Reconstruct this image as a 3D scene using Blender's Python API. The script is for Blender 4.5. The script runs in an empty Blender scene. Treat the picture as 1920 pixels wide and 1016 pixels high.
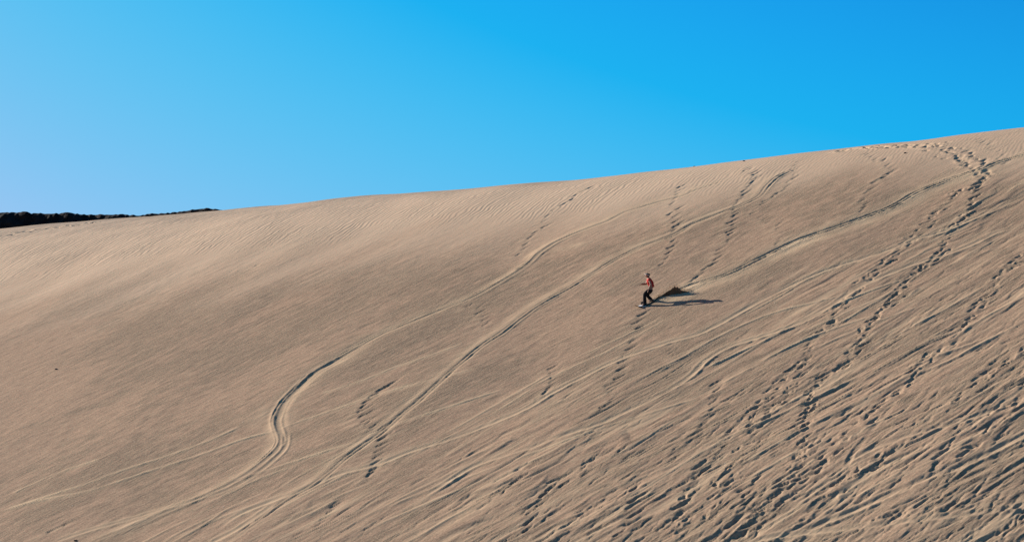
import bpy, bmesh, math, random
import numpy as np
from mathutils import Vector, Matrix

rng = np.random.default_rng(7)
random.seed(7)
R = math.radians
C = bpy.context.scene.collection
scene = bpy.context.scene

# ------------------------------------------------------------------ camera
HFOV = R(30.0)
TILT = R(3.0)                       # looking slightly up the dune
CAM = np.array([0.0, 0.0, 30.0])
cam_d = bpy.data.cameras.new('camera')
cam = bpy.data.objects.new('camera', cam_d)
C.objects.link(cam)
cam_d.sensor_fit = 'HORIZONTAL'
cam_d.angle = HFOV
cam_d.clip_start = 0.5
cam_d.clip_end = 6000
cam.location = CAM
cam.rotation_euler = (math.pi / 2 + TILT, 0, 0)
scene.camera = cam

# ------------------------------------------------------------------ light
SUN_EL, SUN_AZ = R(20.0), R(-62.0)      # azimuth from +Y towards +X
SUN_STRENGTH, SKY_STRENGTH, EXPOSURE = 5.0, 0.113, 0.62
w = bpy.data.worlds.new('World')
scene.world = w
w.use_nodes = True
nt = w.node_tree
nt.nodes.clear()
sky = nt.nodes.new('ShaderNodeTexSky')
sky.sky_type = 'NISHITA'
sky.sun_disc = False
sky.sun_elevation = SUN_EL
sky.sun_rotation = SUN_AZ
sky.altitude = 2400
sky.air_density = 1.0
sky.dust_density = 10.0
sky.ozone_density = 4.0
bg = nt.nodes.new('ShaderNodeBackground')
bg.inputs['Strength'].default_value = SKY_STRENGTH
wo = nt.nodes.new('ShaderNodeOutputWorld')
# one tone curve per channel for the whole sky: the polarised, contrasty blue of the photograph
def wm(op, a, b=None):
    m = nt.nodes.new('ShaderNodeMath'); m.operation = op
    for i, x in enumerate((a, b)):
        if x is None: continue
        if hasattr(x, 'is_output'): nt.links.new(x, m.inputs[i])
        else: m.inputs[i].default_value = x
    return m.outputs[0]
def shoulder(x, k, n, top, p):
    y = wm('MULTIPLY', wm('POWER', x, n), k)
    return wm('DIVIDE', y, wm('POWER', wm('ADD', wm('POWER', wm('DIVIDE', y, top), p), 1.0), 1.0 / p))
spl = nt.nodes.new('ShaderNodeSeparateColor')
cmb = nt.nodes.new('ShaderNodeCombineColor')
nt.links.new(sky.outputs[0], spl.inputs[0])
UNIT = 0.174
cr, cg, cb = [wm('MULTIPLY', spl.outputs[i], UNIT) for i in range(3)]
outs = (wm('MAXIMUM', wm('MULTIPLY', wm('SUBTRACT', cr, .30), .72), wm('MULTIPLY', cr, .04)),
        shoulder(cg, 2.0, 2.0, .57, 3.0), shoulder(cb, 2.0, 2.4, .89, 6.0))
for i, o_ in enumerate(outs):
    nt.links.new(wm('DIVIDE', o_, UNIT), cmb.inputs[i])
nt.links.new(cmb.outputs[0], bg.inputs['Color'])
nt.links.new(bg.outputs[0], wo.inputs['Surface'])

sd = bpy.data.lights.new('sun', 'SUN')
sd.energy = SUN_STRENGTH
sd.angle = R(0.5)
sd.color = (1.0, 0.93, 0.82)
sun = bpy.data.objects.new('sun', sd)
C.objects.link(sun)
SUN_DIR = np.array([math.sin(SUN_AZ) * math.cos(SUN_EL), math.cos(SUN_AZ) * math.cos(SUN_EL), math.sin(SUN_EL)])
sun.rotation_euler = Vector(-SUN_DIR).to_track_quat('-Z', 'Y').to_euler()

scene.view_settings.view_transform = 'Standard'
scene.view_settings.look = 'None'
scene.view_settings.exposure = EXPOSURE
scene.view_settings.gamma = 1
scene.view_settings.use_curve_mapping = False

# ------------------------------------------------------------------ helpers
def tag(o, label=None, cat=None, group=None, kind=None):
    if label: o['label'] = label
    if cat: o['category'] = cat
    if group: o['group'] = group
    if kind: o['kind'] = kind
    return o

def link(name, me, mat=None, parent=None, smooth=True):
    o = bpy.data.objects.new(name, me)
    C.objects.link(o)
    if mat is not None and not me.materials:
        me.materials.append(mat)
    if parent is not None:
        o.parent = parent
    if smooth and me.polygons:
        me.polygons.foreach_set('use_smooth', np.ones(len(me.polygons), dtype=bool))
    return o

def empty(name, loc):
    o = bpy.data.objects.new(name, None)
    C.objects.link(o)
    o.location = loc
    o.empty_display_size = 0.2
    return o

def simple_mat(name, col, rough=0.7, noise=0.15, scale=40, bump=0.0, spec=0.3):
    m = bpy.data.materials.new(name)
    m.use_nodes = True
    n, l = m.node_tree.nodes, m.node_tree.links
    b = n['Principled BSDF']
    b.inputs['Roughness'].default_value = rough
    b.inputs['Specular IOR Level'].default_value = spec
    tc = n.new('ShaderNodeTexCoord')
    t = n.new('ShaderNodeTexNoise')
    t.inputs['Scale'].default_value = scale
    t.inputs['Detail'].default_value = 5
    r = n.new('ShaderNodeValToRGB')
    r.color_ramp.elements[0].position = .3
    r.color_ramp.elements[1].position = .7
    r.color_ramp.elements[0].color = [c * (1 - noise) for c in col] + [1]
    r.color_ramp.elements[1].color = [min(1, c * (1 + noise)) for c in col] + [1]
    l.new(tc.outputs['Object'], t.inputs['Vector'])
    l.new(t.outputs['Fac'], r.inputs['Fac'])
    l.new(r.outputs['Color'], b.inputs['Base Color'])
    if bump:
        bp = n.new('ShaderNodeBump')
        bp.inputs['Strength'].default_value = 1
        bp.inputs['Distance'].default_value = bump
        l.new(t.outputs['Fac'], bp.inputs['Height'])
        l.new(bp.outputs['Normal'], b.inputs['Normal'])
    return m

f32 = np.float32
def _hash(ix, iy, seed):
    h = (ix.astype(np.int64) * 374761393 + iy.astype(np.int64) * 668265263 + seed * 1442695041) & 0xffffffff
    h = ((h ^ (h >> 13)) * 1274126177) & 0xffffffff
    return (h ^ (h >> 16)) & 0xffff

def pn(x, y, seed=0):
    """gradient noise, about -1..1"""
    x = np.asarray(x, f32); y = np.asarray(y, f32)
    x0 = np.floor(x); y0 = np.floor(y)
    fx = x - x0; fy = y - y0
    ix = x0.astype(np.int32); iy = y0.astype(np.int32)
    ux = fx * fx * fx * (fx * (fx * 6 - 15) + 10); uy = fy * fy * fy * (fy * (fy * 6 - 15) + 10)
    def g(i, j, dx, dy):
        a = _hash(ix + i, iy + j, seed).astype(f32) * f32(2 * math.pi / 65536)
        return np.cos(a) * dx + np.sin(a) * dy
    a = g(0, 0, fx, fy); b = g(1, 0, fx - 1, fy); c = g(0, 1, fx, fy - 1); d = g(1, 1, fx - 1, fy - 1)
    return ((a + (b - a) * ux) * (1 - uy) + (c + (d - c) * ux) * uy) * f32(1.5)

def ss(a, b, x):
    t = np.clip((x - a) / (b - a), 0, 1)
    return t * t * (3 - 2 * t)

# ------------------------------------------------------------------ the dune's base form
F = 960 / math.tan(HFOV / 2)            # focal length, measured in photo pixels (1920 wide)
ct, st = math.cos(TILT), math.sin(TILT)
def proj(P):
    d = np.asarray(P) - CAM
    dep = d[..., 1] * ct + d[..., 2] * st
    up = -d[..., 1] * st + d[..., 2] * ct
    return 960 + F * d[..., 0] / dep, 508 - F * up / dep, dep
def ray(px, py):
    x = (px - 960) / F; z = (508 - py) / F
    return np.stack([x + 0 * z, ct - z * st, st + z * ct], -1)

GA, GB = 0.25, 0.42                     # slope of the face towards +X and +Y
DIST = 82.0
r0 = ray(np.array(1209.0), np.array(572.0))
ORG = CAM + r0 * DIST / r0[1]
gs = math.hypot(GA, GB)
eU = np.array([GB, -GA, 0]) / gs
eN = np.array([-GA, -GB, 1]); eN /= np.linalg.norm(eN)
eV = np.cross(eN, eU)

SKYLINE = np.array([(-300, 460), (0, 428), (200, 412), (410, 396), (640, 373), (960, 347), (1280, 318), (1600, 275), (1920, 240), (2200, 212)], float)
KN = np.array([-200, -84, -72, -60, -50, -40, -32, -24, -16, -8, 0, 8, 16, 24, 60, 200], float)     # u knots
def roll_len(u):
    return np.interp(u, [-40, -15, 5, 20], [17, 10, 7, 5.5])
V0 = np.interp(KN, [-60, 30], [14, 12.0])
_DU = np.arange(-230, 230.1, .5)
_KER = np.hanning(35); _KER /= _KER.sum()
def crest(u, V):
    t = np.interp(_DU, KN, V)
    t = np.convolve(np.pad(t, 17, mode='edge'), _KER, mode='valid')
    return np.interp(u, _DU, t)
def drop(u, v, V0=None):
    V0 = globals()['V0'] if V0 is None else V0
    L = roll_len(u)
    k = 0.17 / L
    x = np.maximum(0, v - crest(u, V0))
    xl = 0.42 / k                       # beyond that angle the lee side runs straight
    return .0005 * np.minimum(np.asarray(u) - 2, 0) ** 2 * ss(-140, -90, np.asarray(u, dtype=float)) + np.where(x < xl, k * x * x, k * xl * xl + 2 * k * xl * (x - xl))
def swell(u, v):
    return 0.10 * pn(u / 9 + 3, v / 14, 91) + 0.05 * pn(u / 4, v / 9, 92)
def base(u, v, h=0.0):
    d = h - drop(u, v)
    return ORG + u[..., None] * eU + v[..., None] * eV + d[..., None] * eN
# fit the crest line so that the skyline runs as in the photograph
for it in range(40):
    newV = V0.copy()
    for i, u0 in enumerate(KN):
        if abs(u0) > 90: continue
        vv = np.linspace(V0[i] - 4, V0[i] + 40, 400)
        px, py, dep = proj(base(np.full_like(vv, u0), vv))
        # highest point against the slanted target line
        tgt = np.interp(px, SKYLINE[:, 0], SKYLINE[:, 1])
        e = (tgt - py)
        newV[i] = V0[i] - 0.7 * e.max() / F * DIST / 0.33 * 0.8
    newV[0] = newV[1]; newV[-1] = newV[-2]
    V0 = newV
V0[0] = V0[1] - 4; V0[-1] = V0[-2] + 1

# lookup from the picture to the surface, used once to lay tracks out on the sand
gu, gv = np.meshgrid(np.linspace(-75, 40, 600), np.linspace(-45, 36, 520), indexing='ij')
gpx, gpy, _ = proj(base(gu, gv))
sil = np.maximum.accumulate(gpy[:, ::-1], axis=1)[:, ::-1]
_vis = (gpy <= np.minimum.accumulate(gpy, axis=1) + 1e-6)
GX, GY = np.where(_vis, gpx, 1e6).ravel(), np.where(_vis, gpy, 1e6).ravel()
GU, GV = gu.ravel(), gv.ravel()
def spot(px, py):
    i = int(np.argmin((GX - px) ** 2 + (GY - py) ** 2))
    u, v = GU[i], GV[i]
    for _ in range(3):
        q = np.array([[u, v], [u + .05, v], [u, v + .05]])
        X, Y, _d = proj(base(q[:, 0], q[:, 1]))
        J = np.array([[X[1] - X[0], X[2] - X[0]], [Y[1] - Y[0], Y[2] - Y[0]]]) / .05
        if abs(np.linalg.det(J)) < 50: break
        s = np.linalg.solve(J, [px - X[0], py - Y[0]])
        n = np.linalg.norm(s)
        if n > .4: s *= .4 / n
        u += s[0]; v += s[1]
    return u, v
def spots(pts): return np.array([spot(*p) for p in pts])
def sdir(px, py, dx, dy):
    a, b = np.array(spot(px, py)), np.array(spot(px + dx, py + dy))
    d = b - a
    return d / np.linalg.norm(d)

# ------------------------------------------------------------------ the fine grid
NU = 1640                                             # columns: the sheet widens with distance, so the mesh stays as fine as needed
VA, VB, NV = -26.0, 28.0, 860
def mid_u(v): return 1.0 - 25.0 * (np.clip(v, -30, 34) + 20) / 41
def half_w(v): return 19.5 + 16.5 * (np.clip(v, -30, 34) + 20) / 41
def axis(a, b, n, lo, hi):
    mid = np.linspace(a, b, n)
    st_ = (b - a) / n
    def grow(limit):
        o, s, x = [], st_, 0
        while x < limit:
            s *= 1.22; x += s; o.append(x)
        return np.array(o)
    return np.concatenate([(a - grow(a - lo))[::-1], mid, b + grow(hi - b)])
ua = axis(-1.24, 1.24, NU, -9, 9); va = axis(VA, VB, NV, -120, 120)
UA, V = np.meshgrid(ua, va, indexing='ij')
U = (mid_u(V) + UA * half_w(V)).astype(f32); V = V.astype(f32)
PX, PY, DEP = proj(base(U, V)); PX = PX.astype(f32); PY = PY.astype(f32)
INNER = ss(1.25, 1.12, np.abs(UA)) * ss(VA - 3, VA + 3, V) * ss(VB + 2, VB - 2, V)

eS = sdir(1400, 800, 43, -25)                         # run of the sand streaks, up-right
eT = np.array([-eS[1], eS[0]])
Sg = (U * eS[0] + V * eS[1]).astype(f32); Tg = (U * eT[0] + V * eT[1]).astype(f32)

H = swell(U, V).astype(f32)
FRESH = np.zeros_like(U)                              # freshly turned pale sand
# where the face is broken up by sliding sand: towards the lower right
lx = np.array([-200, 250, 480, 800, 1050, 1290, 1500, 1700, 1920, 2200]); ly = np.array([1150, 1040, 960, 850, 740, 640, 520, 400, 310, 260])
g = PY - np.interp(PX, lx, ly) + 60 * pn(U / 5, V / 5, 5)
BROKEN = ss(-45, 60, g) * (.45 + .55 * ss(-.25, .35, pn(Sg / 8, Tg / 2.6, 6)))
DEEP = ss(60, 330, g) * ss(640, 860, PY + 0.12 * (PX - 1200))
below = PY - np.interp(PX, SKYLINE[:, 0], SKYLINE[:, 1])

# --- long streaks
W1 = Tg + .35 * pn(Sg / 5, Tg / 2.2, 11) + .12 * pn(Sg / 1.8, Tg / .7, 12)
amp = (0.10 + 0.9 * BROKEN) * (0.55 + 0.45 * ss(-.4, .5, pn(U / 7, V / 6, 13)))
H += amp * (0.036 * pn(Sg / 6.0, W1 / .9, 21) + (0.021 + .008 * DEEP) * pn(Sg / 3.6, W1 / .42, 22) + (0.013 + .009 * DEEP) * pn(Sg / 2.2, W1 / .2, 23))
H += (.1 + .6 * BROKEN) * (.4 + .6 * ss(-.3, .4, pn(U / 5, V / 4, 25))) * (0.018 + .014 * DEEP) * pn(Sg / 1.5, W1 / .13, 24)
# --- scarps: gentle on the upper left, a sharp step down to the lower right
def scarps(lam, A, seed, thr):
    ph = -W1 / lam + .9 * pn(Sg / 4.2, W1 / 1.6, seed) + .25 * pn(Sg / 1.1, W1 / .5, seed + 1)
    fr = ph - np.floor(ph)
    saw = np.where(fr < .86, fr / .86, (1 - fr) / .14)
    m = ss(thr, thr + .45, pn(Sg / 2.6, W1 / .8, seed + 2) + .5 * pn(Sg / 9, W1 / 5, seed + 3))
    return A * m * (saw - .5)
H += BROKEN * scarps(1.15, .034, 31, -.1)
H += BROKEN * (.3 + .7 * DEEP) * scarps(.55, .036, 41, .0)
H += BROKEN * scarps(.29, .018, 45, -.05)
# --- coarse wind streaks on the quiet left face
quiet = 1 - BROKEN
eS2 = sdir(400, 700, 45, -21); S2 = U * eS2[0] + V * eS2[1]; T2 = -U * eS2[1] + V * eS2[0]
wq = T2 + .3 * pn(S2 / 3, T2 / 1.2, 51)
H += quiet * ss(20, 120, below) * (0.006 * pn(S2 / .6, wq / .14, 52) + 0.007 * pn(S2 / 2.6, wq / .4, 53) + .008 * pn(S2 / 6, wq / 1.3, 54))

def rect_idx(u0, u1, v0, v1, off=(0, 0), lim=None):
    vv = np.array([v0, v1])
    lo = ((u0 - mid_u(vv)) / half_w(vv)).min(); hi = ((u1 - mid_u(vv)) / half_w(vv)).max()
    i0, i1 = np.searchsorted(ua, [lo, hi]); j0, j1 = np.searchsorted(va, [v0, v1])
    if lim is not None:
        i0, i1 = np.clip([i0 - off[0], i1 - off[0]], 0, lim[0]); j0, j1 = np.clip([j0 - off[1], j1 - off[1]], 0, lim[1])
    return int(i0), int(max(i0, i1)), int(j0), int(max(j0, j1))
def rect(u0, u1, v0, v1):
    i0, i1, j0, j1 = rect_idx(u0, u1, v0, v1)
    return slice(i0, i1), slice(j0, j1)

def smooth_line(uv, step=.25):
    """Catmull-Rom through the points"""
    P = np.vstack([2 * uv[0] - uv[1], uv, 2 * uv[-1] - uv[-2]])
    out = []
    for i in range(1, len(P) - 2):
        p0, p1, p2, p3 = P[i - 1:i + 3]
        n = max(1, int(np.linalg.norm(p2 - p1) / step))
        for t in np.arange(n) / n:
            out.append(.5 * (2 * p1 + (p2 - p0) * t + (2 * p0 - 5 * p1 + 4 * p2 - p3) * t * t + (3 * p1 - p0 - 3 * p2 + p3) * t ** 3))
    out.append(P[-2])
    return np.array(out)

def track(pts, w=.16, depth=.06, berm=.05, fresh=.7, side=0, raised=0.0, wob=.05, fadein=.12, seed=0, off=0.0):
    """a board's furrow: groove with thrown-up rims; side > 0 puts the higher rim on the left of travel"""
    L = smooth_line(spots(pts))
    depth *= .36; berm *= .42; w *= .9
    n = len(L)
    nrm = np.gradient(L, axis=0); nrm = np.stack([-nrm[:, 1], nrm[:, 0]], 1); nrm /= np.linalg.norm(nrm, axis=1)[:, None] + 1e-9
    ar = np.concatenate([[0], np.cumsum(np.linalg.norm(np.diff(L, axis=0), axis=1))])
    L = L + nrm * (off + wob * pn(ar / 1.7, ar * 0 + seed, 61 + seed))[:, None]
    tot = ar[-1]
    mod = np.clip(.72 + .6 * pn(ar / 3.0, ar * 0 + 9 + seed, 62) + .3 * pn(ar / .8, ar * 0 + 5 + seed, 64), .12, 1.3)
    env = ss(0, fadein * tot + .01, ar) * ss(tot, tot - fadein * tot - .01, ar) * mod
    Rr = w * 6
    i_sl, j_sl = rect(L[:, 0].min() - Rr, L[:, 0].max() + Rr, L[:, 1].min() - Rr, L[:, 1].max() + Rr)
    u = U[i_sl, j_sl]; v = V[i_sl, j_sl]
    best = np.full(u.shape, 9.0, f32); sg = np.zeros(u.shape, f32); en = np.zeros(u.shape, f32)
    for k in range(n - 1):
        a, b = L[k], L[k + 1]
        i0, i1, j0, j1 = rect_idx(min(a[0], b[0]) - Rr, max(a[0], b[0]) + Rr, min(a[1], b[1]) - Rr, max(a[1], b[1]) + Rr, (i_sl.start, j_sl.start), u.shape)
        if i1 <= i0 or j1 <= j0: continue
        x = u[i0:i1, j0:j1] - a[0]; y = v[i0:i1, j0:j1] - a[1]
        d = b - a; l2 = d @ d
        t = np.clip((x * d[0] + y * d[1]) / l2, 0, 1)
        ex = x - t * d[0]; ey = y - t * d[1]
        dist = np.sqrt(ex * ex + ey * ey)
        m = dist < best[i0:i1, j0:j1]
        best[i0:i1, j0:j1][m] = dist[m]
        sg[i0:i1, j0:j1][m] = np.sign(d[0] * ey - d[1] * ex)[m]
        en[i0:i1, j0:j1][m] = (env[k] + (env[k + 1] - env[k]) * t)[m]
    s = best * sg
    h = -depth * np.exp(-(best / w) ** 4) + raised * np.exp(-(best / (w * .8)) ** 2)
    lf = 1 + side; rt = 1 - side
    h = h + berm * (lf * np.exp(-((s - 1.55 * w) / (.5 * w)) ** 2) + rt * np.exp(-((s + 1.55 * w) / (.5 * w)) ** 2)) * (1 + .5 * pn(u / .35, v / .35, 63))
    # inside the track the older relief is wiped flat
    wipe = en.clip(0, 1) * np.exp(-(best / (w * 2.0)) ** 4) * .6
    H[i_sl, j_sl] = H[i_sl, j_sl] * (1 - wipe * .8) + h * en
    FRESH[i_sl, j_sl] = np.maximum(FRESH[i_sl, j_sl], fresh * en * np.exp(-(best / (w * 2.6)) ** 2))

def stamp(u, v, ax, L, W, depth, skew=.5, rim=.25, fresh=.25):
    """a foot's scoop: steep on the upper-left wall, spilling out downhill"""
    Rr = max(L, W) * 3
    a, b = rect(u - Rr, u + Rr, v - Rr, v + Rr)
    x = U[a, b] - u; y = V[a, b] - v
    p = x * ax[0] + y * ax[1]; q = -x * ax[1] + y * ax[0]
    p = p + .12 * pn(U[a, b] / .25, V[a, b] / .25, 71); q = q + .09 * pn(U[a, b] / .2, V[a, b] / .2, 72)
    q2 = np.where(q > 0, q / (W * (1 - skew)), q / (W * (1 + skew)))
    r2 = (p / L) ** 2 + q2 ** 2
    dv = rng.uniform(.5, 1.2) if depth < .08 else 1
    H[a, b] += -depth * dv * np.exp(-r2 ** 1.6) + depth * rim * np.exp(-(((p + 1.5 * L) / (.9 * L)) ** 2 + (q2 / 1.3) ** 2)) + depth * .16 * np.exp(-((np.sqrt(r2) - 1.5) / .35) ** 2)
    FRESH[a, b] = np.maximum(FRESH[a, b], fresh * np.exp(-r2 * .5))

def notch(u, v, ax, L, W, D):
    """head of a sand slip: a wedge-shaped drop, deepest at its lower-left end, closing up to the right"""
    D *= .62
    Rr = L * 1.5
    a, b = rect(u - Rr, u + Rr, v - Rr, v + Rr)
    x = U[a, b] - u; y = V[a, b] - v
    p = x * ax[0] + y * ax[1]; q = -x * ax[1] + y * ax[0]
    q = q + .06 * L * pn(p / (.3 * L), p * 0 + u * 7, 73) - .10 * p * p / L
    along = np.where(p > 0, np.clip(1 - p / L, 0, 1) ** .8, ss(-.16 * L, 0, p))
    across = np.where(q > 0, ss(.04, -.02, q - .0), np.clip(1 + q / W, 0, 1))
    H[a, b] -= D * along * across
    tongue = np.exp(-((p + .45 * L) / (.4 * L)) ** 2 - ((q + W * .35) / (W * .6)) ** 2)
    H[a, b] += D * .2 * tongue
    FRESH[a, b] = np.maximum(FRESH[a, b], .3 * tongue)

def at_line(pts, step):
    L = smooth_line(spots(pts), .08)
    ar = np.concatenate([[0], np.cumsum(np.linalg.norm(np.diff(L, axis=0), axis=1))])
    t = np.arange(0, ar[-1], step)
    return np.stack([np.interp(t, ar, L[:, 0]), np.interp(t, ar, L[:, 1])], 1), ar[-1]

def footprints(pts, step=.36, L=.25, W=.07, depth=.064, wid=.15, jit=.11, both=True):
    P, tot = at_line(pts, step)
    for i, (u, v) in enumerate(P):
        j = min(i + 1, len(P) - 1); d = P[j] - P[j - 1] if j else np.array([1, 0.])
        d = d / (np.linalg.norm(d) + 1e-9); n = np.array([-d[1], d[0]])
        s = (1 if i % 2 else -1) * wid * rng.uniform(.6, 1.3)
        u += n[0] * s + rng.normal(0, jit); v += n[1] * s + rng.normal(0, jit)
        k = rng.uniform(.75, 1.25)
        if rng.random() < .5:
            notch(u, v, tilt(.15), L * k * 2.5 * rng.uniform(.7, 1.3), W * k * 1.8, depth * 1.45 * rng.uniform(.5, 1.25))
            if rng.random() < .5: stamp(u, v, tilt(.2), L * k * rng.uniform(.6, 1), W * k * 1.2, depth * rng.uniform(.2, .6), rim=.6)
        else:
            stamp(u, v, tilt(.25), L * k * rng.uniform(.7, 1.35), W * k * rng.uniform(.8, 1.3), depth * rng.uniform(.3, 1.1), skew=rng.uniform(.2, .7))

def slips(pts, step=.55, L=.8, W=.22, D=.08, jit=.1):
    P, tot = at_line(pts, step)
    for u, v in P:
        a = eS * math.cos(.12 * rng.normal()) + eT * math.sin(.12 * rng.normal())
        k = rng.uniform(.6, 1.3)
        notch(u + rng.normal(0, jit), v + rng.normal(0, jit), a / np.linalg.norm(a), L * k, W * k, D * rng.uniform(.6, 1.3))

def tilt(a):
    r = a * rng.normal(); d = eS * math.cos(r) + eT * math.sin(r)
    return d / np.linalg.norm(d)

# scattered slip heads all over the broken lower right
cand_px = rng.uniform(380, 2300, 6200); cand_py = rng.uniform(500, 1080, 6200)
gg = cand_py - np.interp(cand_px, lx, ly)
keep = rng.uniform(0, 1, 6200) < .04 + .24 * ss(0, 330, gg) * ss(620, 840, cand_py)
for x, y, gk in zip(cand_px[keep], cand_py[keep], gg[keep]):
    if gk < 10: continue
    u, v = spot(x, y)
    k = rng.uniform(.5, 1.35)
    a = eS * math.cos(.1 * rng.normal()) + eT * math.sin(.14 * rng.normal())
    notch(u, v, a / np.linalg.norm(a), .95 * k * rng.uniform(.8, 1.8), .11 * k, .052 * k * rng.uniform(.3, 1.3))

tx = rng.uniform(300, 2300, 8200); ty = rng.uniform(420, 1080, 8200)
tg = ty - np.interp(tx, lx, ly)
tk = rng.uniform(0, 1, 8200) < .06 + .34 * ss(0, 260, tg)
for x, y in zip(tx[tk & (tg > -10)], ty[tk & (tg > -10)]):
    u, v = spot(x, y)
    k = rng.uniform(.5, 1.6)
    notch(u, v, tilt(.08), 1.2 * k, .08 * rng.uniform(.6, 1.4), .037 * rng.uniform(.3, 1.2))

# chains of slips set off by people walking (saw-toothed steps)
for pts, kw in [
    ([(1103, 353), (1033, 397), (1017, 420), (990, 443), (970, 470), (960, 487)], dict(step=.75, D=.07)),
    ([(1275, 350), (1257, 397), (1263, 423), (1253, 457), (1247, 480), (1233, 510)], dict(step=.7, D=.07)),
    ([(1397, 317), (1410, 337), (1387, 364), (1377, 387), (1370, 421), (1364, 447), (1343, 484), (1309, 515), (1294, 535)], dict(step=.6, D=.07)),
    ([(1491, 304), (1475, 345), (1434, 374), (1410, 401), (1444, 421), (1457, 437), (1451, 461)], dict(step=.6, D=.045)),
    ([(1614, 290), (1651, 304), (1661, 324), (1635, 344), (1621, 357), (1614, 397), (1600, 420)], dict(step=.5, D=.05)),
    ([(1830, 262), (1870, 290), (1880, 315)], dict(step=.5, D=.04)),
    ([(873, 577), (900, 593), (913, 613)], dict(step=.6, D=.05)),
    ([(720, 725), (688, 749), (673, 768), (677, 788), (688, 801), (708, 819), (712, 834), (704, 850), (692, 873), (686, 893)], dict(step=.5, L=.9, D=.085, jit=.04)),
    ([(1200, 590), (1190, 620), (1150, 720), (1125, 770)], dict(step=.7, D=.07)),
    ([(1330, 720), (1325, 770), (1300, 815), (1250, 850)], dict(step=.6, W=.14, D=.08, jit=.1)),
    ([(1030, 900), (1015, 925), (1000, 950), (985, 985), (970, 1010)], dict(step=.62, L=.9, W=.16, D=.13, jit=.1)),
    ([(1190, 920), (1180, 950), (1170, 980), (1150, 1010)], dict(step=.62, L=.9, W=.16, D=.13, jit=.12)),
    ([(1310, 880), (1295, 905), (1285, 925), (1270, 965), (1240, 1000)], dict(step=.6, L=.9, W=.16, D=.12, jit=.12)),
    ([(1140, 850), (1105, 870), (1060, 895), (1040, 915)], dict(step=.7, W=.15, D=.09, jit=.14)),
    ([(965, 885), (945, 910), (915, 945), (880, 975)], dict(step=.7, W=.15, D=.09, jit=.14)),
    ([(630, 935), (607, 965), (585, 995)], dict(step=.5, L=.7, W=.12, D=.075, jit=.05)),
    ([(1029, 690), (1031, 710), (1020, 735), (1000, 752)], dict(step=.5, L=.7, D=.07, jit=.03)),
    ([(1400, 905), (1380, 965), (1340, 1000)], dict(step=.5, L=.9, D=.12)),
    ([(1885, 640), (1850, 690), (1800, 720)], dict(step=.8, D=.06)),
    ([(1770, 840), (1740, 875), (1745, 890)], dict(step=.4, D=.09)),
    ([(1920, 955), (1870, 1000), (1830, 1015)], dict(step=.5, D=.12)),
    ([(120, 985), (60, 1010)], dict(step=.7, D=.07)),
]:
    slips(pts, **kw)

# footprint trails
for pts, kw in [
    ([(1580, 281), (1628, 276), (1685, 275), (1732, 274), (1768, 271)], dict(step=.26, depth=.125, L=.16, W=.30, wid=.3, jit=.07)),
    ([(1740, 280), (1768, 279), (1795, 285), (1819, 300), (1832, 317), (1842, 330)], dict(step=.24, depth=.085, L=.15, W=.13, wid=.3, jit=.06)),
    ([(1760, 290), (1790, 296), (1812, 308)], dict(step=.35, depth=.05, L=.15, W=.12, wid=.2, jit=.08)),
    ([(1842, 330), (1832, 347), (1819, 377), (1805, 404), (1775, 441), (1768, 464), (1745, 488), (1708, 514), (1691, 538), (1644, 592), (1611, 634), (1587, 676), (1545, 704), (1517, 732), (1512, 765), (1498, 802), (1501, 835), (1489, 868), (1461, 906), (1428, 948), (1400, 980), (1370, 1016)], dict(step=.28, wid=.10, depth=.075)),
    ([(1802, 354), (1775, 374), (1748, 407), (1738, 424), (1718, 442), (1660, 495), (1606, 540), (1573, 577), (1545, 620), (1517, 657), (1494, 695), (1484, 727), (1442, 774), (1414, 798), (1400, 826), (1381, 873), (1354, 901), (1330, 951), (1299, 975), (1270, 1010)], dict(step=.36)),
    ([(1478, 698), (1443, 729), (1408, 766), (1362, 819), (1346, 846), (1311, 881), (1295, 916), (1272, 971), (1245, 994)], dict(step=.4)),
    ([(1920, 481), (1889, 501), (1862, 538), (1822, 587), (1784, 629), (1737, 671), (1705, 713), (1662, 751), (1625, 784), (1592, 816), (1559, 849), (1517, 887), (1470, 929), (1437, 957), (1390, 1010)], dict(step=.38)),
    ([(1920, 652), (1869, 690), (1817, 732), (1770, 765), (1747, 793), (1700, 821), (1662, 849), (1625, 873), (1587, 896), (1545, 929), (1522, 957), (1498, 980)], dict(step=.5, depth=.06, L=.28)),
    ([(1920, 704), (1869, 784), (1836, 821), (1803, 849), (1761, 910), (1747, 938), (1700, 962), (1653, 976)], dict(step=.6, depth=.06, L=.28)),
    ([(1940, 935), (1870, 955), (1800, 950), (1725, 965), (1640, 978)], dict(step=.6, depth=.07, L=.28, W=.11)),
    ([(0, 442), (40, 437), (75, 430), (110, 425), (150, 420), (195, 415)], dict(step=.55, depth=.10, L=.2, W=.26, wid=.45)),
    ([(480, 500), (560, 480)], dict(step=1.4, depth=.03)),
]:
    footprints(pts, **kw)

# board tracks, oldest first
thin = dict(w=.07, depth=.0, berm=.0, raised=.045, fresh=.8, wob=.03, fadein=.05)
for pts in [
    [(0, 960), (74, 938), (165, 920), (278, 882), (370, 853), (463, 821), (514, 808), (548, 795), (640, 764), (729, 735), (900, 690)],
    [(0, 958), (93, 929), (167, 905), (241, 877), (315, 853), (389, 827), (455, 799)],
    [(400, 912), (447, 897), (518, 875), (640, 838), (684, 827), (739, 799), (829, 768), (946, 729)],
    [(600, 740), (673, 717), (740, 690), (809, 667), (868, 645)],
    [(20, 925), (100, 890), (190, 860)],
    [(860, 900), (1000, 850), (1140, 800), (1310, 745)],
    [(1320, 690), (1450, 630), (1560, 575), (1700, 520)],
    [(1350, 720), (1500, 640), (1640, 590)],
    [(1230, 700), (1330, 640), (1440, 590), (1580, 555)],
]:
    track(pts, **thin, seed=int(pts[0][0]) % 7)
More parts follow.
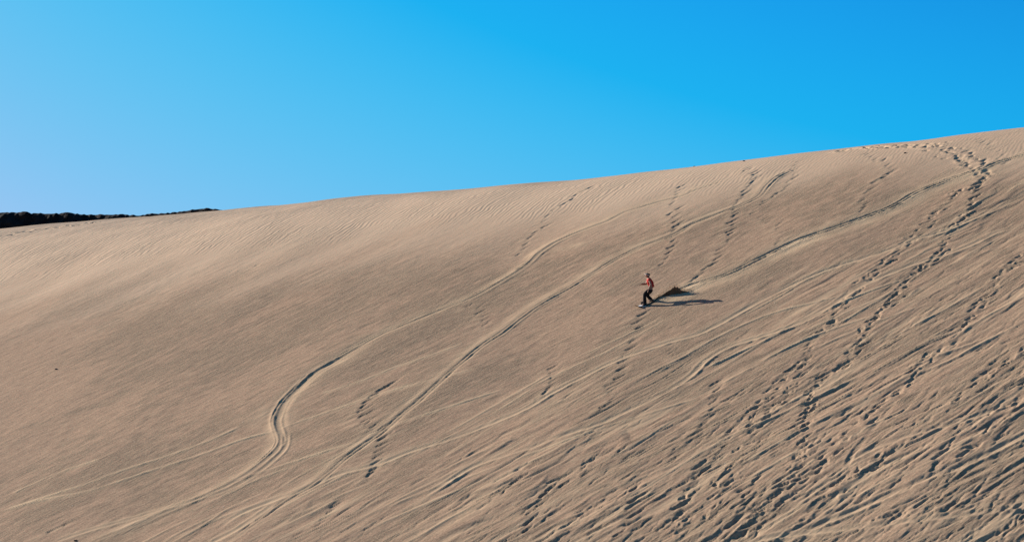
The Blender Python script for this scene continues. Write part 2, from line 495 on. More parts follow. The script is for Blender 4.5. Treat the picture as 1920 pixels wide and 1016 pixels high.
for _k in range(120):
    x0 = rng.uniform(250, 1950); y0 = rng.uniform(560, 1030)
    if y0 < np.interp(x0, lx, ly) - 60: continue
    sl = rng.uniform(.38, .60); ln = rng.uniform(120, 420)
    pts = [(x0 + t * ln, y0 - t * ln * (sl + .06 * math.sin(3 * t + x0))) for t in (-.5, -.2, .15, .5)]
    pts = [p for p in pts if p[0] < 1960]
    if len(pts) < 3: continue
    if _k % 3: track(pts, w=.06, depth=.0, berm=.0, raised=rng.uniform(.018, .04), fresh=rng.uniform(.3, .8), wob=.06, fadein=.3, seed=_k)
    else: track(pts, w=.05, depth=rng.uniform(.04, .08), berm=.03, fresh=.3, wob=.06, fadein=.3, side=.3, seed=_k)
track([(1920, 364), (1869, 389), (1835, 404), (1768, 434), (1718, 449), (1668, 469), (1618, 486), (1534, 513), (1484, 536), (1434, 560), (1342, 610), (1303, 628), (1248, 643), (1178, 667), (1116, 694), (1038, 735), (985, 766), (887, 807), (829, 827), (770, 846), (712, 869), (634, 889), (575, 916), (497, 943), (439, 967), (400, 994)], w=.13, depth=.07, berm=.05, fresh=.85, side=.6, seed=1, fadein=.04)
track([(1920, 421), (1869, 434), (1819, 458), (1768, 478), (1700, 500), (1600, 545), (1530, 590), (1459, 620), (1369, 647), (1323, 675), (1299, 698), (1264, 725), (1225, 747), (1178, 770), (1128, 794), (1057, 817), (999, 838), (946, 854), (887, 873), (829, 908), (780, 940)], w=.13, depth=.06, berm=.05, fresh=.75, side=.6, seed=2, fadein=.05)
track([(1920, 742), (1822, 784), (1728, 809), (1640, 840), (1560, 880)], w=.12, depth=.06, berm=.05, fresh=.6, side=.5, seed=3)
track([(1940, 806), (1798, 875), (1747, 891), (1662, 929), (1597, 957), (1517, 990), (1440, 1030)], w=.16, depth=.11, berm=.06, fresh=.6, side=.5, seed=4, fadein=.03)
track([(1940, 940), (1822, 962), (1695, 978), (1541, 995), (1437, 1009), (1380, 1030)], w=.14, depth=.07, berm=.06, fresh=.7, side=.3, seed=5, fadein=.03)
track([(1672, 765), (1634, 807), (1602, 845), (1587, 877)], w=.1, depth=.07, berm=.02, fresh=.2, side=-.3, seed=6)
track([(517, 943), (470, 975), (439, 994), (390, 1020)], w=.14, depth=.07, berm=.06, fresh=.8, seed=3, fadein=.05)
# the middle track
MIDT = [(1501, 312), (1460, 330), (1440, 347), (1424, 367), (1394, 384), (1350, 402), (1300, 422), (1263, 443), (1207, 463), (1153, 488), (1120, 508), (1070, 537), (1037, 555), (1003, 575), (973, 597), (940, 623), (910, 643), (868, 678), (829, 713), (790, 749), (762, 772), (731, 799), (700, 823), (649, 858), (618, 885), (587, 908), (540, 935), (470, 985), (430, 1016)]
track(MIDT, w=.08, depth=.065, berm=.045, fresh=.5, side=-.2, seed=0, fadein=.04, off=.1)
track(MIDT, w=.07, depth=.045, berm=.045, fresh=.4, side=-.2, seed=4, fadein=.04, off=-.08)
track(MIDT, w=.2, depth=.0, berm=.0, raised=.02, fresh=.6, seed=5, fadein=.04, off=-.3)
# the S-shaped carve on the left
SCARVE = [(1380, 334), (1343, 345), (1300, 359), (1280, 368), (1233, 380), (1200, 390), (1173, 398), (1140, 415), (1107, 427), (1073, 440), (1040, 455), (1013, 472), (998, 487), (980, 502), (957, 517), (923, 537), (887, 557), (840, 577), (800, 593), (767, 607), (720, 627), (696, 639), (657, 661), (618, 684), (587, 702), (560, 729), (536, 754), (523, 780), (521, 795), (527, 811), (529, 823), (521, 840), (497, 862), (466, 885), (431, 906), (400, 921), (318, 955), (259, 981), (185, 1010), (150, 1030)]
track(SCARVE, w=.12, depth=.045, berm=.05, fresh=.55, side=0, seed=1, fadein=.03)
track(SCARVE, w=.05, depth=.06, berm=.05, fresh=.5, side=-.3, seed=2, fadein=.03, off=-.24)
track(SCARVE, w=.2, depth=.0, berm=.0, raised=.02, fresh=.6, seed=5, fadein=.04, off=-.2)
track([(720, 632), (650, 670), (600, 698), (556, 735), (535, 760), (526, 785), (526, 805), (536, 825)], w=.26, depth=.08, berm=.06, fresh=.75, side=-.6, seed=2, fadein=.25)
track([(536, 810), (534, 838), (512, 862), (470, 893), (425, 917), (385, 930), (333, 945), (222, 976), (130, 1005), (90, 1020)], w=.12, depth=.05, berm=.04, fresh=.6, seed=3, fadein=.06)
# the rider's own fresh track
RIDE = [(1222, 566), (1250, 553), (1300, 534), (1367, 514), (1450, 474), (1501, 451), (1551, 434), (1601, 416), (1668, 389), (1718, 360), (1768, 339), (1822, 322), (1869, 302), (1920, 288), (1960, 275)]
track(RIDE, w=.32, depth=.0, berm=.0, raised=.035, fresh=1.0, seed=4, fadein=.01, wob=.06, off=-.28)
track(RIDE, w=.08, depth=.06, berm=.06, fresh=.6, side=.3, seed=4, fadein=.01, wob=.03, off=.06)
track(RIDE, w=.075, depth=.06, berm=.10, fresh=.9, side=0, seed=6, fadein=.01, wob=.03, off=-.17)

# loose sand flung off the tracks: soft pale fans
def fan(px, py, rx, ry, a, amt=.5, lift=.02):
    u, v = spot(px, py)
    e = sdir(px, py, math.cos(a) * 30, -math.sin(a) * 30)
    x = U - u; y = V - v
    p = x * e[0] + y * e[1]; q = -x * e[1] + y * e[0]
    k = np.exp(-(p / rx) ** 2 - (q / ry) ** 2) * (.75 + .5 * pn(U / .6, V / .6, 81))
    np.maximum(FRESH, amt * k, out=FRESH)
    H[:] += lift * k
fan(1530, 440, 1.6, .35, .5, .9)
fan(1480, 462, 1.3, .3, .5, .7)
fan(505, 775, 1.1, .8, .5, .55)
fan(1075, 462, .45, .9, 1.2, .55)
fan(1840, 330, 1.2, .6, .4, .5)
fan(1235, 560, .5, .35, .5, .9)

# --- wind ripples on the brow
eR = sdir(760, 398, 18, -10)
eRn = np.array([-eR[1], eR[0]])
RS = U * eR[0] + V * eR[1]; RT = U * eRn[0] + V * eRn[1]
band = np.interp(PX, [0, 400, 900, 1300, 1600, 1920], [110, 95, 75, 55, 40, 65])
RIP = ss(1.05, .55, below / band + .3 * pn(U / 3, V / 5, 101)) * (1 - .3 * ss(1200, 1550, PX))
RIP = np.maximum(RIP, 0.14 * ss(.1, .5, pn(U / 4 + 9, V / 6, 103)) * quiet)
RIP = np.maximum(RIP, .9 * np.exp(-((PX - 1690) / 70) ** 2 - ((PY - 292) / 14) ** 2))
RR_ = np.abs(RT - (mid_u(8.0) + half_w(8.0)) * eRn[0]) * 1.0
LAM = .17 + .0032 * np.clip(RR_, 0, 90)
ph = np.log(LAM / .17) / .0032 * np.sign(eRn[0]) + .55 * pn(RS / 2.6, RT / 1.1, 104) + .42 * pn(RS / .9, RT / .45, 105)
fr = ph - np.floor(ph)
H += (RIP * (.07 + .03 * pn(U / 2.5, V / 3, 106)) * LAM * np.where(fr < .68, fr / .68, (1 - fr) / .32)).astype(f32)

FRESH = np.maximum(FRESH, .55 * BROKEN * ss(.0, .6, pn(Sg / 5, W1 / .4, 131) + .5 * pn(Sg / 12, W1 / 1.5, 132))).astype(f32)

# --- tones of the sand: dark coarse grains in patches, fine pink sand elsewhere
COARSE = ss(-.35, .5, .75 * pn(S2 / 9, T2 / 3.4, 111) + .45 * pn(S2 / 3, T2 / 1.1, 112) + .6 * pn(S2 / 1.0, T2 / .3, 113)
            + .35 * np.exp(-((PX - 560) / 380) ** 2 - ((PY - 600) / 190) ** 2) - .8 * np.exp(-((PX - 830) / 170) ** 2 - ((PY - 440 + .25 * (PX - 830)) / 32) ** 2)
            - .7 * np.exp(-((PX - 20) / 170) ** 2 - ((PY - 690) / 130) ** 2) - .5 * ss(70, 25, below))
BROW_LIGHT = ss(2.2, .4, below / band + .35 * pn(S2 / 6, T2 / 2.5, 121)) * (1 - .3 * ss(1250, 1650, PX))  # paler sand on the brow, also painting in the brighter light under the crest
H *= INNER
P = base(U, V, H)

nu, nv = U.shape
me = bpy.data.meshes.new('dune')
idx = np.arange(nu * nv).reshape(nu, nv)
q = np.stack([idx[:-1, :-1], idx[1:, :-1], idx[1:, 1:], idx[:-1, 1:]], -1).reshape(-1, 4)
me.vertices.add(nu * nv)
me.vertices.foreach_set('co', P.astype(f32).ravel())
me.loops.add(q.size)
me.loops.foreach_set('vertex_index', q.astype(np.int32).ravel())
me.polygons.add(len(q))
me.polygons.foreach_set('loop_start', np.arange(0, q.size, 4, dtype=np.int32))
me.polygons.foreach_set('use_smooth', np.ones(len(q), dtype=bool))
me.update(calc_edges=True)
for nm, arr in (('fresh', FRESH), ('coarse', COARSE), ('brow', BROW_LIGHT)):
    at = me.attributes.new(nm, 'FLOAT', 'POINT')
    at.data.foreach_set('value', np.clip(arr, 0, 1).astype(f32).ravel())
at = me.attributes.new('sheet', 'FLOAT_VECTOR', 'POINT')      # metres along and across the streaks
at.data.foreach_set('vector', np.stack([Sg, Tg, 0 * Sg], -1).astype(f32).ravel())

def sand_material():
    m = bpy.data.materials.new('sand')
    m.use_nodes = True
    n, l = m.node_tree.nodes, m.node_tree.links
    b = n['Principled BSDF']
    b.inputs['Roughness'].default_value = .95
    b.inputs['Specular IOR Level'].default_value = .08
    def attr(nm):
        a = n.new('ShaderNodeAttribute'); a.attribute_name = nm; return a
    def mapped(scale):
        mp = n.new('ShaderNodeMapping'); mp.inputs['Scale'].default_value = scale
        l.new(sh.outputs['Vector'], mp.inputs['Vector']); return mp.outputs[0]
    def noise(vec, s, det=4):
        t = n.new('ShaderNodeTexNoise'); t.inputs['Scale'].default_value = s; t.inputs['Detail'].default_value = det
        l.new(vec, t.inputs['Vector']); return t.outputs['Fac']
    def mix(fac, a, b_, blend='MIX'):
        x = n.new('ShaderNodeMix'); x.data_type = 'RGBA'; x.blend_type = blend
        for i, val in ((0, fac), (6, a), (7, b_)):
            if hasattr(val, 'is_output'): l.new(val, x.inputs[i])
            else: x.inputs[i].default_value = val
        return x.outputs[2]
    def ramp(fac, p0, c0, p1, c1):
        r = n.new('ShaderNodeValToRGB')
        r.color_ramp.elements[0].position = p0; r.color_ramp.elements[0].color = c0
        r.color_ramp.elements[1].position = p1; r.color_ramp.elements[1].color = c1
        l.new(fac, r.inputs['Fac']); return r.outputs['Color']
    def madd(x, a, c):
        m_ = n.new('ShaderNodeMath'); m_.operation = 'MULTIPLY_ADD'
        l.new(x, m_.inputs[0]); m_.inputs[1].default_value = a; m_.inputs[2].default_value = c; return m_.outputs[0]
    sh = attr('sheet'); fr = attr('fresh'); co = attr('coarse')
    pink, olive, pale = (.385, .264, .175, 1), (.305, .220, .147, 1), (.57, .42, .265, 1)
    g1 = noise(mapped((.35, 1.3, 1)), 2.2, 6)
    add = n.new('ShaderNodeMath'); add.operation = 'MULTIPLY_ADD'
    l.new(g1, add.inputs[0]); add.inputs[1].default_value = .7
    l.new(co.outputs['Fac'], add.inputs[2])
    sub = n.new('ShaderNodeMath'); sub.operation = 'SUBTRACT'; sub.use_clamp = True
    l.new(add.outputs[0], sub.inputs[0]); sub.inputs[1].default_value = .35
    col = mix(sub.outputs[0], pink, olive)
    # grain: dark and light specks
    grain = noise(mapped((1, 1.6, 1)), 13, 3)
    col = mix(1.0, col, ramp(grain, .32, (.70, .70, .70, 1), .68, (1.28, 1.28, 1.28, 1)), 'MULTIPLY')
    dash = noise(mapped((.8, 5, 1)), 2.4, 4)
    col = mix(.8, col, ramp(dash, .35, (.76, .76, .77, 1), .62, (1.15, 1.15, 1.13, 1)), 'MULTIPLY')
    col = mix(attr('brow').outputs['Fac'], col, mix(.75, col, (.62, .465, .318, 1)))  # the brow's sunlit band put into the colour, over its paler sand
    col = mix(fr.outputs['Fac'], col, pale)
    l.new(col, b.inputs['Base Color'])
    b1 = n.new('ShaderNodeBump'); b1.inputs['Distance'].default_value = .018; l.new(madd(co.outputs['Fac'], .7, .15), b1.inputs['Strength'])
    l.new(noise(mapped((1, 2.2, 1)), 9, 3), b1.inputs['Height'])
    b2 = n.new('ShaderNodeBump'); b2.inputs['Distance'].default_value = .03; l.new(madd(co.outputs['Fac'], .55, .1), b2.inputs['Strength'])
    l.new(noise(mapped((.9, 6, 1)), 1.6, 3), b2.inputs['Height']); l.new(b1.outputs[0], b2.inputs['Normal'])
    l.new(b2.outputs[0], b.inputs['Normal'])
    return m
SAND = sand_material()
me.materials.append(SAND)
dune = bpy.data.objects.new('dune', me)
C.objects.link(dune)
tag(dune, 'tall pinkish grey sand dune scored with board tracks and footprints', kind='structure')

def hgt(u, v):
    """relief height near a point of the fine grid"""
    return float(H[np.searchsorted(ua, (u - mid_u(v)) / half_w(v)), np.searchsorted(va, v)])
def on_sand(px, py, lift=0.0):
    u, v = spot(px, py)
    return base(np.array(u), np.array(v), np.array(hgt(u, v) + lift))

# ------------------------------------------------------------------ desert floor with the rise the camera stands on
gm = bmesh.new()
xs = np.concatenate([-np.geomspace(3000, 70, 14), np.linspace(-60, 60, 31), np.geomspace(70, 3000, 14)])
ys = np.concatenate([-np.geomspace(3000, 70, 14), np.linspace(-60, 60, 31), np.geomspace(70, 3000, 14)])
vs = [[gm.verts.new((x, y, 28.2 * math.exp(-(x * x + y * y) / 30 ** 2) + .3 * math.sin(x * .05) * math.cos(y * .04))) for y in ys] for x in xs]
for i in range(len(xs) - 1):
    for j in range(len(ys) - 1):
        gm.faces.new((vs[i][j], vs[i + 1][j], vs[i + 1][j + 1], vs[i][j + 1]))
gme = bpy.data.meshes.new('ground'); gm.to_mesh(gme); gm.free()
FLOOR = simple_mat('desert_floor', (.42, .31, .22), .95, .12, .6, .03, .05)
tag(link('ground', gme, FLOOR), 'flat sandy desert floor around the dune', kind='structure')

# ------------------------------------------------------------------ dark rock ridge behind the brow on the left
ROCKD = 185.0
RT_PTS = [(-420, 392), (-200, 396), (-60, 401), (0, 399), (20, 400), (47, 399), (60, 402), (70, 401), (95, 402), (112, 402), (124, 399), (135, 402), (150, 403), (175, 404), (185, 403), (205, 405), (215, 403.5), (240, 404), (262, 405.5), (285, 402), (310, 401), (345, 397.8), (375, 393.8), (388, 392.8), (410, 393.8), (424, 400), (470, 409), (560, 432)]
rx_, rz_ = [], []
for px, py in RT_PTS:
    d = ray(np.array(float(px)), np.array(float(py))); k = ROCKD / d[1]
    rx_.append(d[0] * k); rz_.append(CAM[2] + d[2] * k)
xs = np.arange(rx_[0], rx_[-1], .22)
top = np.interp(xs, rx_, rz_) + .08 * np.abs(pn(xs / 1.6, xs * 0, 201)) + .05 * pn(xs / .5, xs * 0 + 3, 202) + .03 * np.sign(pn(xs / .6, xs * 0 + 7, 207)) + .06
prof = np.concatenate([np.linspace(0, 1, 26), 1 + np.linspace(.1, 1, 12)])        # front foot to top, then back down
X, T = np.meshgrid(xs, prof, indexing='ij')
TOP = top[:, None]
hh = np.where(T < 1, T, 2 - T)
Z = TOP - 7.0 * (1 - hh) ** 1.5 * (1 + .12 * pn(X / 2.5, T * 4, 203))
Yo = np.where(T < 1, -4.5 * (1 - T) ** .8, 9 * (T - 1))
rel = np.clip(1 - hh, 0, 1) * 3
Yr = ROCKD + Yo + (.3 + rel * .4) * (pn(X / 2.2, Z / 1.4, 204) + .5 * pn(X / .9, Z / .6, 205) + .3 * pn(X / .45, Z / .35, 206))
Z = np.where(hh < .03, -1, Z)
nx, nt_ = X.shape
idx = np.arange(nx * nt_).reshape(nx, nt_)
q = np.stack([idx[:-1, :-1], idx[1:, :-1], idx[1:, 1:], idx[:-1, 1:]], -1).reshape(-1, 4)
rm = bpy.data.meshes.new('rock_ridge')
rm.from_pydata(np.stack([X, Yr, Z], -1).reshape(-1, 3).tolist(), [], q.tolist())
ROCK = simple_mat('dark_rock', (.016, .012, .012), .9, .5, .8, .25, .1)
tag(link('rock_ridge', rm, ROCK, smooth=False), 'dark jagged rock ridge showing behind the left end of the dune', kind='structure')

# ------------------------------------------------------------------ skin-grown figures
def skin(name, verts, edges, radii, mat, parent, sub=1, root=0):
    me = bpy.data.meshes.new(name)
    me.from_pydata([tuple(v) for v in verts], edges, [])
    o = bpy.data.objects.new(name + '_grow', me)
    C.objects.link(o)
    md = o.modifiers.new('skin', 'SKIN'); md.use_smooth_shade = True
    sk = me.skin_vertices[0].data
    for i, r in enumerate(radii):
        sk[i].radius = (r, r) if np.isscalar(r) else r
    sk[root].use_root = True
    if sub:
        s = o.modifiers.new('sub', 'SUBSURF'); s.levels = s.render_levels = sub
    dg = bpy.context.evaluated_depsgraph_get(); dg.update()
    m2 = bpy.data.meshes.new_from_object(o.evaluated_get(dg))
    bpy.data.objects.remove(o)
    m2.name = name
    m2.materials.clear()
    return link(name, m2, mat, parent)

class Rig:
    def __init__(s): s.v, s.e, s.r, s.n = [], [], [], {}
    def add(s, name, p, r, to=None):
        s.n[name] = len(s.v); s.v.append(np.array(p, float)); s.r.append(r)
        if to is not None: s.e.append((s.n[to], s.n[name]))

# anchor: under the front foot
A = on_sand(1209, 573.5)
ppm = F / proj(A)[2]
def J(px, py, dy=0.0):
    """a joint: metres from the front foot, x to the right, y away, z up"""
    return np.array([(px - 1209) / ppm, dy, (573.5 - py) / ppm + dy * math.tan(TILT)])
nose_w = on_sand(1193.5, 578.0); tail_w = on_sand(1228.0, 563.5, -.05)
bdir = (nose_w - tail_w); BL = np.linalg.norm(bdir); bdir /= BL
# the board leans on its uphill edge a little
bn = eN - bdir * (eN @ bdir); bn /= np.linalg.norm(bn)
bs = np.cross(bn, bdir)
roll = R(-10)
bn2 = bn * math.cos(roll) + bs * math.sin(roll); bs2 = np.cross(bn2, bdir)
board = empty('sandboard', tuple(tail_w + bdir * BL * .5 + eN * .03))
tag(board, 'sandboard with a white band near its tan nose, sliding beneath the rider', 'sandboard')
Mb = Matrix((tuple(bdir) + (0,), tuple(bs2) + (0,), tuple(bn2) + (0,), (0, 0, 0, 1))).transposed()
board.rotation_euler = Mb.to_euler()
WHITE = simple_mat('board_white', (.75, .76, .78), .35, .05, 8)
DARK = simple_mat('board_base', (.02, .018, .018), .4, .2, 20)
TANW = simple_mat('board_nose_tan', (.5, .33, .16), .5, .15, 20)
DECK = simple_mat('board_deck', (.30, .22, .15), .5, .2, 12)
BIND = simple_mat('binding_black', (.015, .015, .017), .6, .2, 30)
BHALF, BW = BL * .5 + .05, .145
def board_slab(z0, z1, x0, x1, inset):
    bm = bmesh.new(); n = 28; rows = []
    for i in range(n + 1):
        x = x0 + (x1 - x0) * i / n
        e = max(0, abs(x) - (BHALF - .19)) / .19
        wd = (BW - inset) * math.sqrt(max(.02, 1 - min(1, e) ** 2)) * (1 - .12 * math.cos(min(1, abs(x) / BHALF) * math.pi / 2))
        lift = .13 * min(1, max(0, (x - (BHALF - .26)) / .26)) ** 2 + .09 * min(1, max(0, (-x - (BHALF - .24)) / .24)) ** 2
        rows.append([bm.verts.new((x, s * wd, z + lift)) for s, z in ((-1, z0), (1, z0), (1, z1), (-1, z1))])
    for a, b in zip(rows, rows[1:]):
        for k in range(4):
            bm.faces.new((a[k], a[(k + 1) % 4], b[(k + 1) % 4], b[k]))
    bm.faces.new(rows[0]); bm.faces.new(rows[-1][::-1])
    bmesh.ops.recalc_face_normals(bm, faces=bm.faces)
    me = bpy.data.meshes.new('slab'); bm.to_mesh(me); bm.free(); return me
link('base', board_slab(0, .012, -BHALF, BHALF, 0), DARK, board, False)
link('deck', board_slab(.0125, .02, -BHALF, BHALF - .32, .004), DECK, board, False)
link('white_band', board_slab(.0125, .0205, BHALF - .315, BHALF - .13, .004), WHITE, board, False)
link('nose_patch', board_slab(.0125, .0205, BHALF - .125, BHALF, .004), TANW, board, False)
def box(bm, c, s, rot=0):
    r = bmesh.ops.create_cube(bm, size=1)
    M = Matrix.Translation(c) @ Matrix.Rotation(rot, 4, 'Z') @ Matrix.Diagonal((*s, 1))
    bmesh.ops.transform(bm, matrix=M, verts=r['verts'])
def binding(x):
    bm = bmesh.new()
    box(bm, (x, 0, .028), (.12, .23, .014))
    box(bm, (x, -.10, .085), (.11, .022, .10))
    for y in (.0, .07):
        box(bm, (x, y, .115 - y * .4), (.13, .03, .010))
        for s in (-1, 1): box(bm, (x + s * .062, y, .07), (.008, .03, .085))
    bmesh.ops.bevel(bm, geom=bm.edges[:], offset=.003, segments=1, affect='EDGES')
    me = bpy.data.meshes.new('binding'); bm.to_mesh(me); bm.free()
    return link('binding', me, BIND, board, False)

SKIN = simple_mat('skin', (.28, .15, .10), .55, .08, 30)
RED = simple_mat('red_cloth', (.37, .011, .008), .8, .15, 25, .004)
BLACK = simple_mat('black_trousers', (.012, .011, .013), .9, .3, 20, .006, .1)
SHOE = simple_mat('black_shoe', (.018, .017, .018), .7, .2, 30)
SOLE = simple_mat('pale_shoe_sole', (.6, .62, .64), .6, .1, 30)
HAIR = simple_mat('dark_hair', (.03, .018, .012), .6, .4, 60, .004)
BAND = simple_mat('pale_headband', (.5, .46, .41), .8, .1, 40)
EYE = simple_mat('eye_dark', (.02, .015, .012), .2, .1, 20)
LIP = simple_mat('lips', (.3, .1, .08), .5, .1, 20)

person = empty('person', tuple(A))
tag(person, 'person in red top and black trousers crouching as they ride a board down the dune', 'person')
def foot_dy(px, py):
    return float(on_sand(px, py)[1] - A[1])
dyF, dyR = 0.0, foot_dy(1221.5, 565.5)
hip = J(1220.5, 543.5, .06)
b = Rig()
b.add('pelvis', hip, (.115, .13))
b.add('waist', J(1221.6, 537.5, .05), (.095, .12), 'pelvis')
b.add('chest', J(1219.6, 529.5, .03), (.105, .14), 'waist')
b.add('sternum', J(1217.6, 524.5, .02), (.095, .13), 'chest')
b.add('neck', J(1215.6, 520.6, .02), .05, 'sternum')
b.add('skull', J(1213.6, 517.0, .02), .083, 'neck')
b.add('crown', J(1213.2, 513.4, .02), .085, 'skull')
b.add('jaw', J(1211.6, 519.0, .01), .045, 'skull')
b.add('nose', J(1209.2, 517.1, .01), .014, 'skull')
for s, nm in ((-1, 'ear_near'), (1, 'ear_far')):
    b.add(nm, J(1214.2, 516.8, .02 + s * .098), .02, 'skull')
# near arm hangs in front of the body, far arm reaches forward
b.add('sh_n', J(1216.6, 524.6, -.17), .058, 'sternum')
b.add('el_n', J(1219.8, 533.0, -.25), 0.044, 'sh_n')
b.add('wr_n', J(1216.0, 541.2, -.24), 0.039, 'el_n')
b.add('pm_n', J(1215.0, 543.4, -.23), 0.043, 'wr_n')
b.add('sh_f', J(1215.8, 525.4, .19), .058, 'sternum')
b.add('el_f', J(1212.6, 532.6, .24), 0.057, 'sh_f')
b.add('wr_f', J(1205.4, 532.4, .22), 0.044, 'el_f')
b.add('pm_f', J(1203.2, 533.3, .22), 0.046, 'wr_f')
b.add('kn_f', J(1208.2, 551.2, -.10), .06, 'pelvis')
b.add('an_f', J(1208.9, 568.6, -.02), .042, 'kn_f')
b.add('to_f', J(1204.6, 571.6, -.07), .035, 'an_f')
b.add('kn_r', J(1213.6, 553.6, .16), .06, 'pelvis')
b.add('an_r', J(1221.6, 561.6, dyR), .042, 'kn_r')
b.add('to_r', J(1217.8, 565.0, dyR - .08), .035, 'an_r')
for hnd, dirx in (('n', (-.25, -.05, -.95)), ('f', (-.9, 0, -.25))):
    d = np.array(dirx) / np.linalg.norm(dirx)
    side = np.array([0, 1, 0]); p0 = b.v[b.n['pm_' + hnd]]
    curl = np.array([-.5, 0, -.6]) if hnd == 'f' else np.array([-.5, .2, 0])
    for k, (off, ln) in enumerate(((-.030, .070), (-.010, .080), (.010, .076), (.030, .060))):
        q0 = p0 + d * .035 + side * off; q1 = q0 + d * ln * .55; q2 = q1 + (d + curl * .6) * ln * .45
        b.add(f'{hnd}{k}a', q0, .0105, 'pm_' + hnd); b.add(f'{hnd}{k}b', q1, .0098, f'{hnd}{k}a'); b.add(f'{hnd}{k}c', q2, .008, f'{hnd}{k}b')
    t0 = p0 + side * -.040 + d * .0; b.add(hnd + 't', t0 + np.array([-.012, -.012, .012]), .012, 'pm_' + hnd)
    b.add(hnd + 't2', t0 + np.array([-.012, -.018, .012]) + d * .045, .0095, hnd + 't')
skin('body', b.v, b.e, b.r, SKIN, person, 1)

t = Rig()
t.add('hem', J(1221.8, 539.6, .05), (.113, .14))
t.add('waist', J(1221.6, 536.0, .05), (.106, .135), 'hem')
t.add('chest', J(1219.4, 529.5, .03), (.112, .155), 'waist')
t.add('sternum', J(1217.4, 524.6, .02), (.100, .138), 'chest')
t.add('collar', J(1216.2, 522.0, .02), .07, 'sternum')
for s, nm, e in ((-1, 'n', J(1218.0, 528.0, -.20)), (1, 'f', J(1214.6, 528.6, .21))):
    sh = b.v[b.n['sh_' + nm]]
    t.add('s' + nm, sh, .074, 'sternum'); t.add('c' + nm, e, .062, 's' + nm)
skin('shirt', t.v, t.e, t.r, RED, person, 1)

t = Rig()
t.add('pelvis', J(1220.6, 543.6, .06), (.135, .155))
t.add('belt', J(1221.6, 539.4, .05), (.125, .148), 'pelvis')
for nm, hx, kx, ax, lo, hd in (('f', (1216.5, 545.5, -.05), (1208.2, 551.0, -.10), (1208.9, 567.0, -.02), (1209.0, 569.8, -.02), -.1), ('r', (1218.0, 547.5, .12), (1213.4, 553.4, .16), (1220.6, 560.6, dyR), (1222.0, 562.8, dyR), .1)):
    t.add('h' + nm, J(*hx), .108, 'pelvis'); t.add('k' + nm, J(*kx), .090, 'h' + nm)
    mid = (J(*kx) * .55 + J(*ax) * .45); t.add('m' + nm, mid, .078, 'k' + nm)
    t.add('a' + nm, J(*ax), .09, 'm' + nm); t.add('c' + nm, J(*lo), .10, 'a' + nm)
skin('trousers', t.v, t.e, t.r, BLACK, person, 1)

def shoe(ankle, heel, toe):
    ank = np.array(ankle); hl = np.array(heel); te = np.array(toe)
    m = hl * .5 + te * .5
    o = skin('shoe', [ank, hl, m, te], [(0, 1), (1, 2), (2, 3)], [.058, .055, .052, .045], SHOE, person, 1)
    d = te - hl; d /= np.linalg.norm(d)
    bm = bmesh.new(); n = 18; up = np.array(bn2); sd = np.cross(up, d)
    lo, hi = [], []
    for i in range(n):
        a = 2 * math.pi * i / n
        p = m + d * math.cos(a) * (np.linalg.norm(te - hl) / 2 + .06) + sd * math.sin(a) * .055 - up * .045
        lo.append(bm.verts.new(p - up * .022)); hi.append(bm.verts.new(p))
    for i in range(n):
        bm.faces.new((lo[i], lo[(i + 1) % n], hi[(i + 1) % n], hi[i]))
    bm.faces.new(lo[::-1]); bm.faces.new(hi)
    me = bpy.data.meshes.new('sole'); bm.to_mesh(me); bm.free()
    link('sole', me, SOLE, o, False)
shoe(J(1209.1, 568.4, -.02), J(1211.8, 570.6, .05), J(1205.6, 572.0, -.10))
shoe(J(1222.2, 562.0, dyR), J(1224.2, 563.6, dyR + .06), J(1218.8, 565.8, dyR - .08))
for fp in (J(1209, 572, 0), J(1221.5, 565.5, dyR)):
    wpt = np.array(fp) + A - np.array(board.location)
    binding(float(wpt @ bdir))

# hair: cap of locks over crown and nape
hb = Rig()
hb.add('top', J(1213.8, 512.4, .02), .105)
hb.add('back', J(1216.2, 515.2, .02), .092, 'top')
hb.add('nape', J(1217.2, 518.6, .02), .045, 'back')
hb.add('fringe', J(1210.8, 512.8, .02), .062, 'top')
hb.add('near', J(1214.8, 514.6, -.055), .05, 'top')
hb.add('far', J(1214.8, 514.6, .095), .05, 'top')
skin('hair', hb.v, hb.e, hb.r, HAIR, person, 1)
# headband: a tilted ring round the forehead and back of the head
bm = bmesh.new(); n = 28; rows = []
cen = J(1213.4, 514.6, .02)
axis_ = np.array([.30, 0, .95]); axis_ /= np.linalg.norm(axis_)
e1 = np.cross([0, 1, 0], axis_); e1 /= np.linalg.norm(e1); e2 = np.cross(axis_, e1)
for i in range(n):
    a = 2 * math.pi * i / n
    d = e1 * math.cos(a) * .118 + e2 * math.sin(a) * .118
    rows.append([bm.verts.new(cen + d * k + axis_ * z) for k, z in ((.93, -.012), (.99, -.012), (.99, .012), (.93, .012))])
for i in range(n):
    p, q_ = rows[i], rows[(i + 1) % n]
    for k in range(4): bm.faces.new((p[k], p[(k + 1) % 4], q_[(k + 1) % 4], q_[k]))
bmesh.ops.recalc_face_normals(bm, faces=bm.faces)
me_ = bpy.data.meshes.new('headband'); bm.to_mesh(me_); bm.free()
link('headband', me_, BAND, person)
def blob(name, c, s, mat):
    bm = bmesh.new(); bmesh.ops.create_icosphere(bm, subdivisions=2, radius=1)
    bmesh.ops.transform(bm, matrix=Matrix.Translation(c) @ Matrix.Diagonal((*s, 1)), verts=bm.verts)
    me = bpy.data.meshes.new(name); bm.to_mesh(me); bm.free(); link(name, me, mat, person)
for s in (-1, 1): blob('eye', J(1210.2, 516.0, .02 + s * .034), (.012, .015, .010), EYE)
blob('mouth', J(1210.0, 518.9, .012), (.012, .026, .008), LIP)

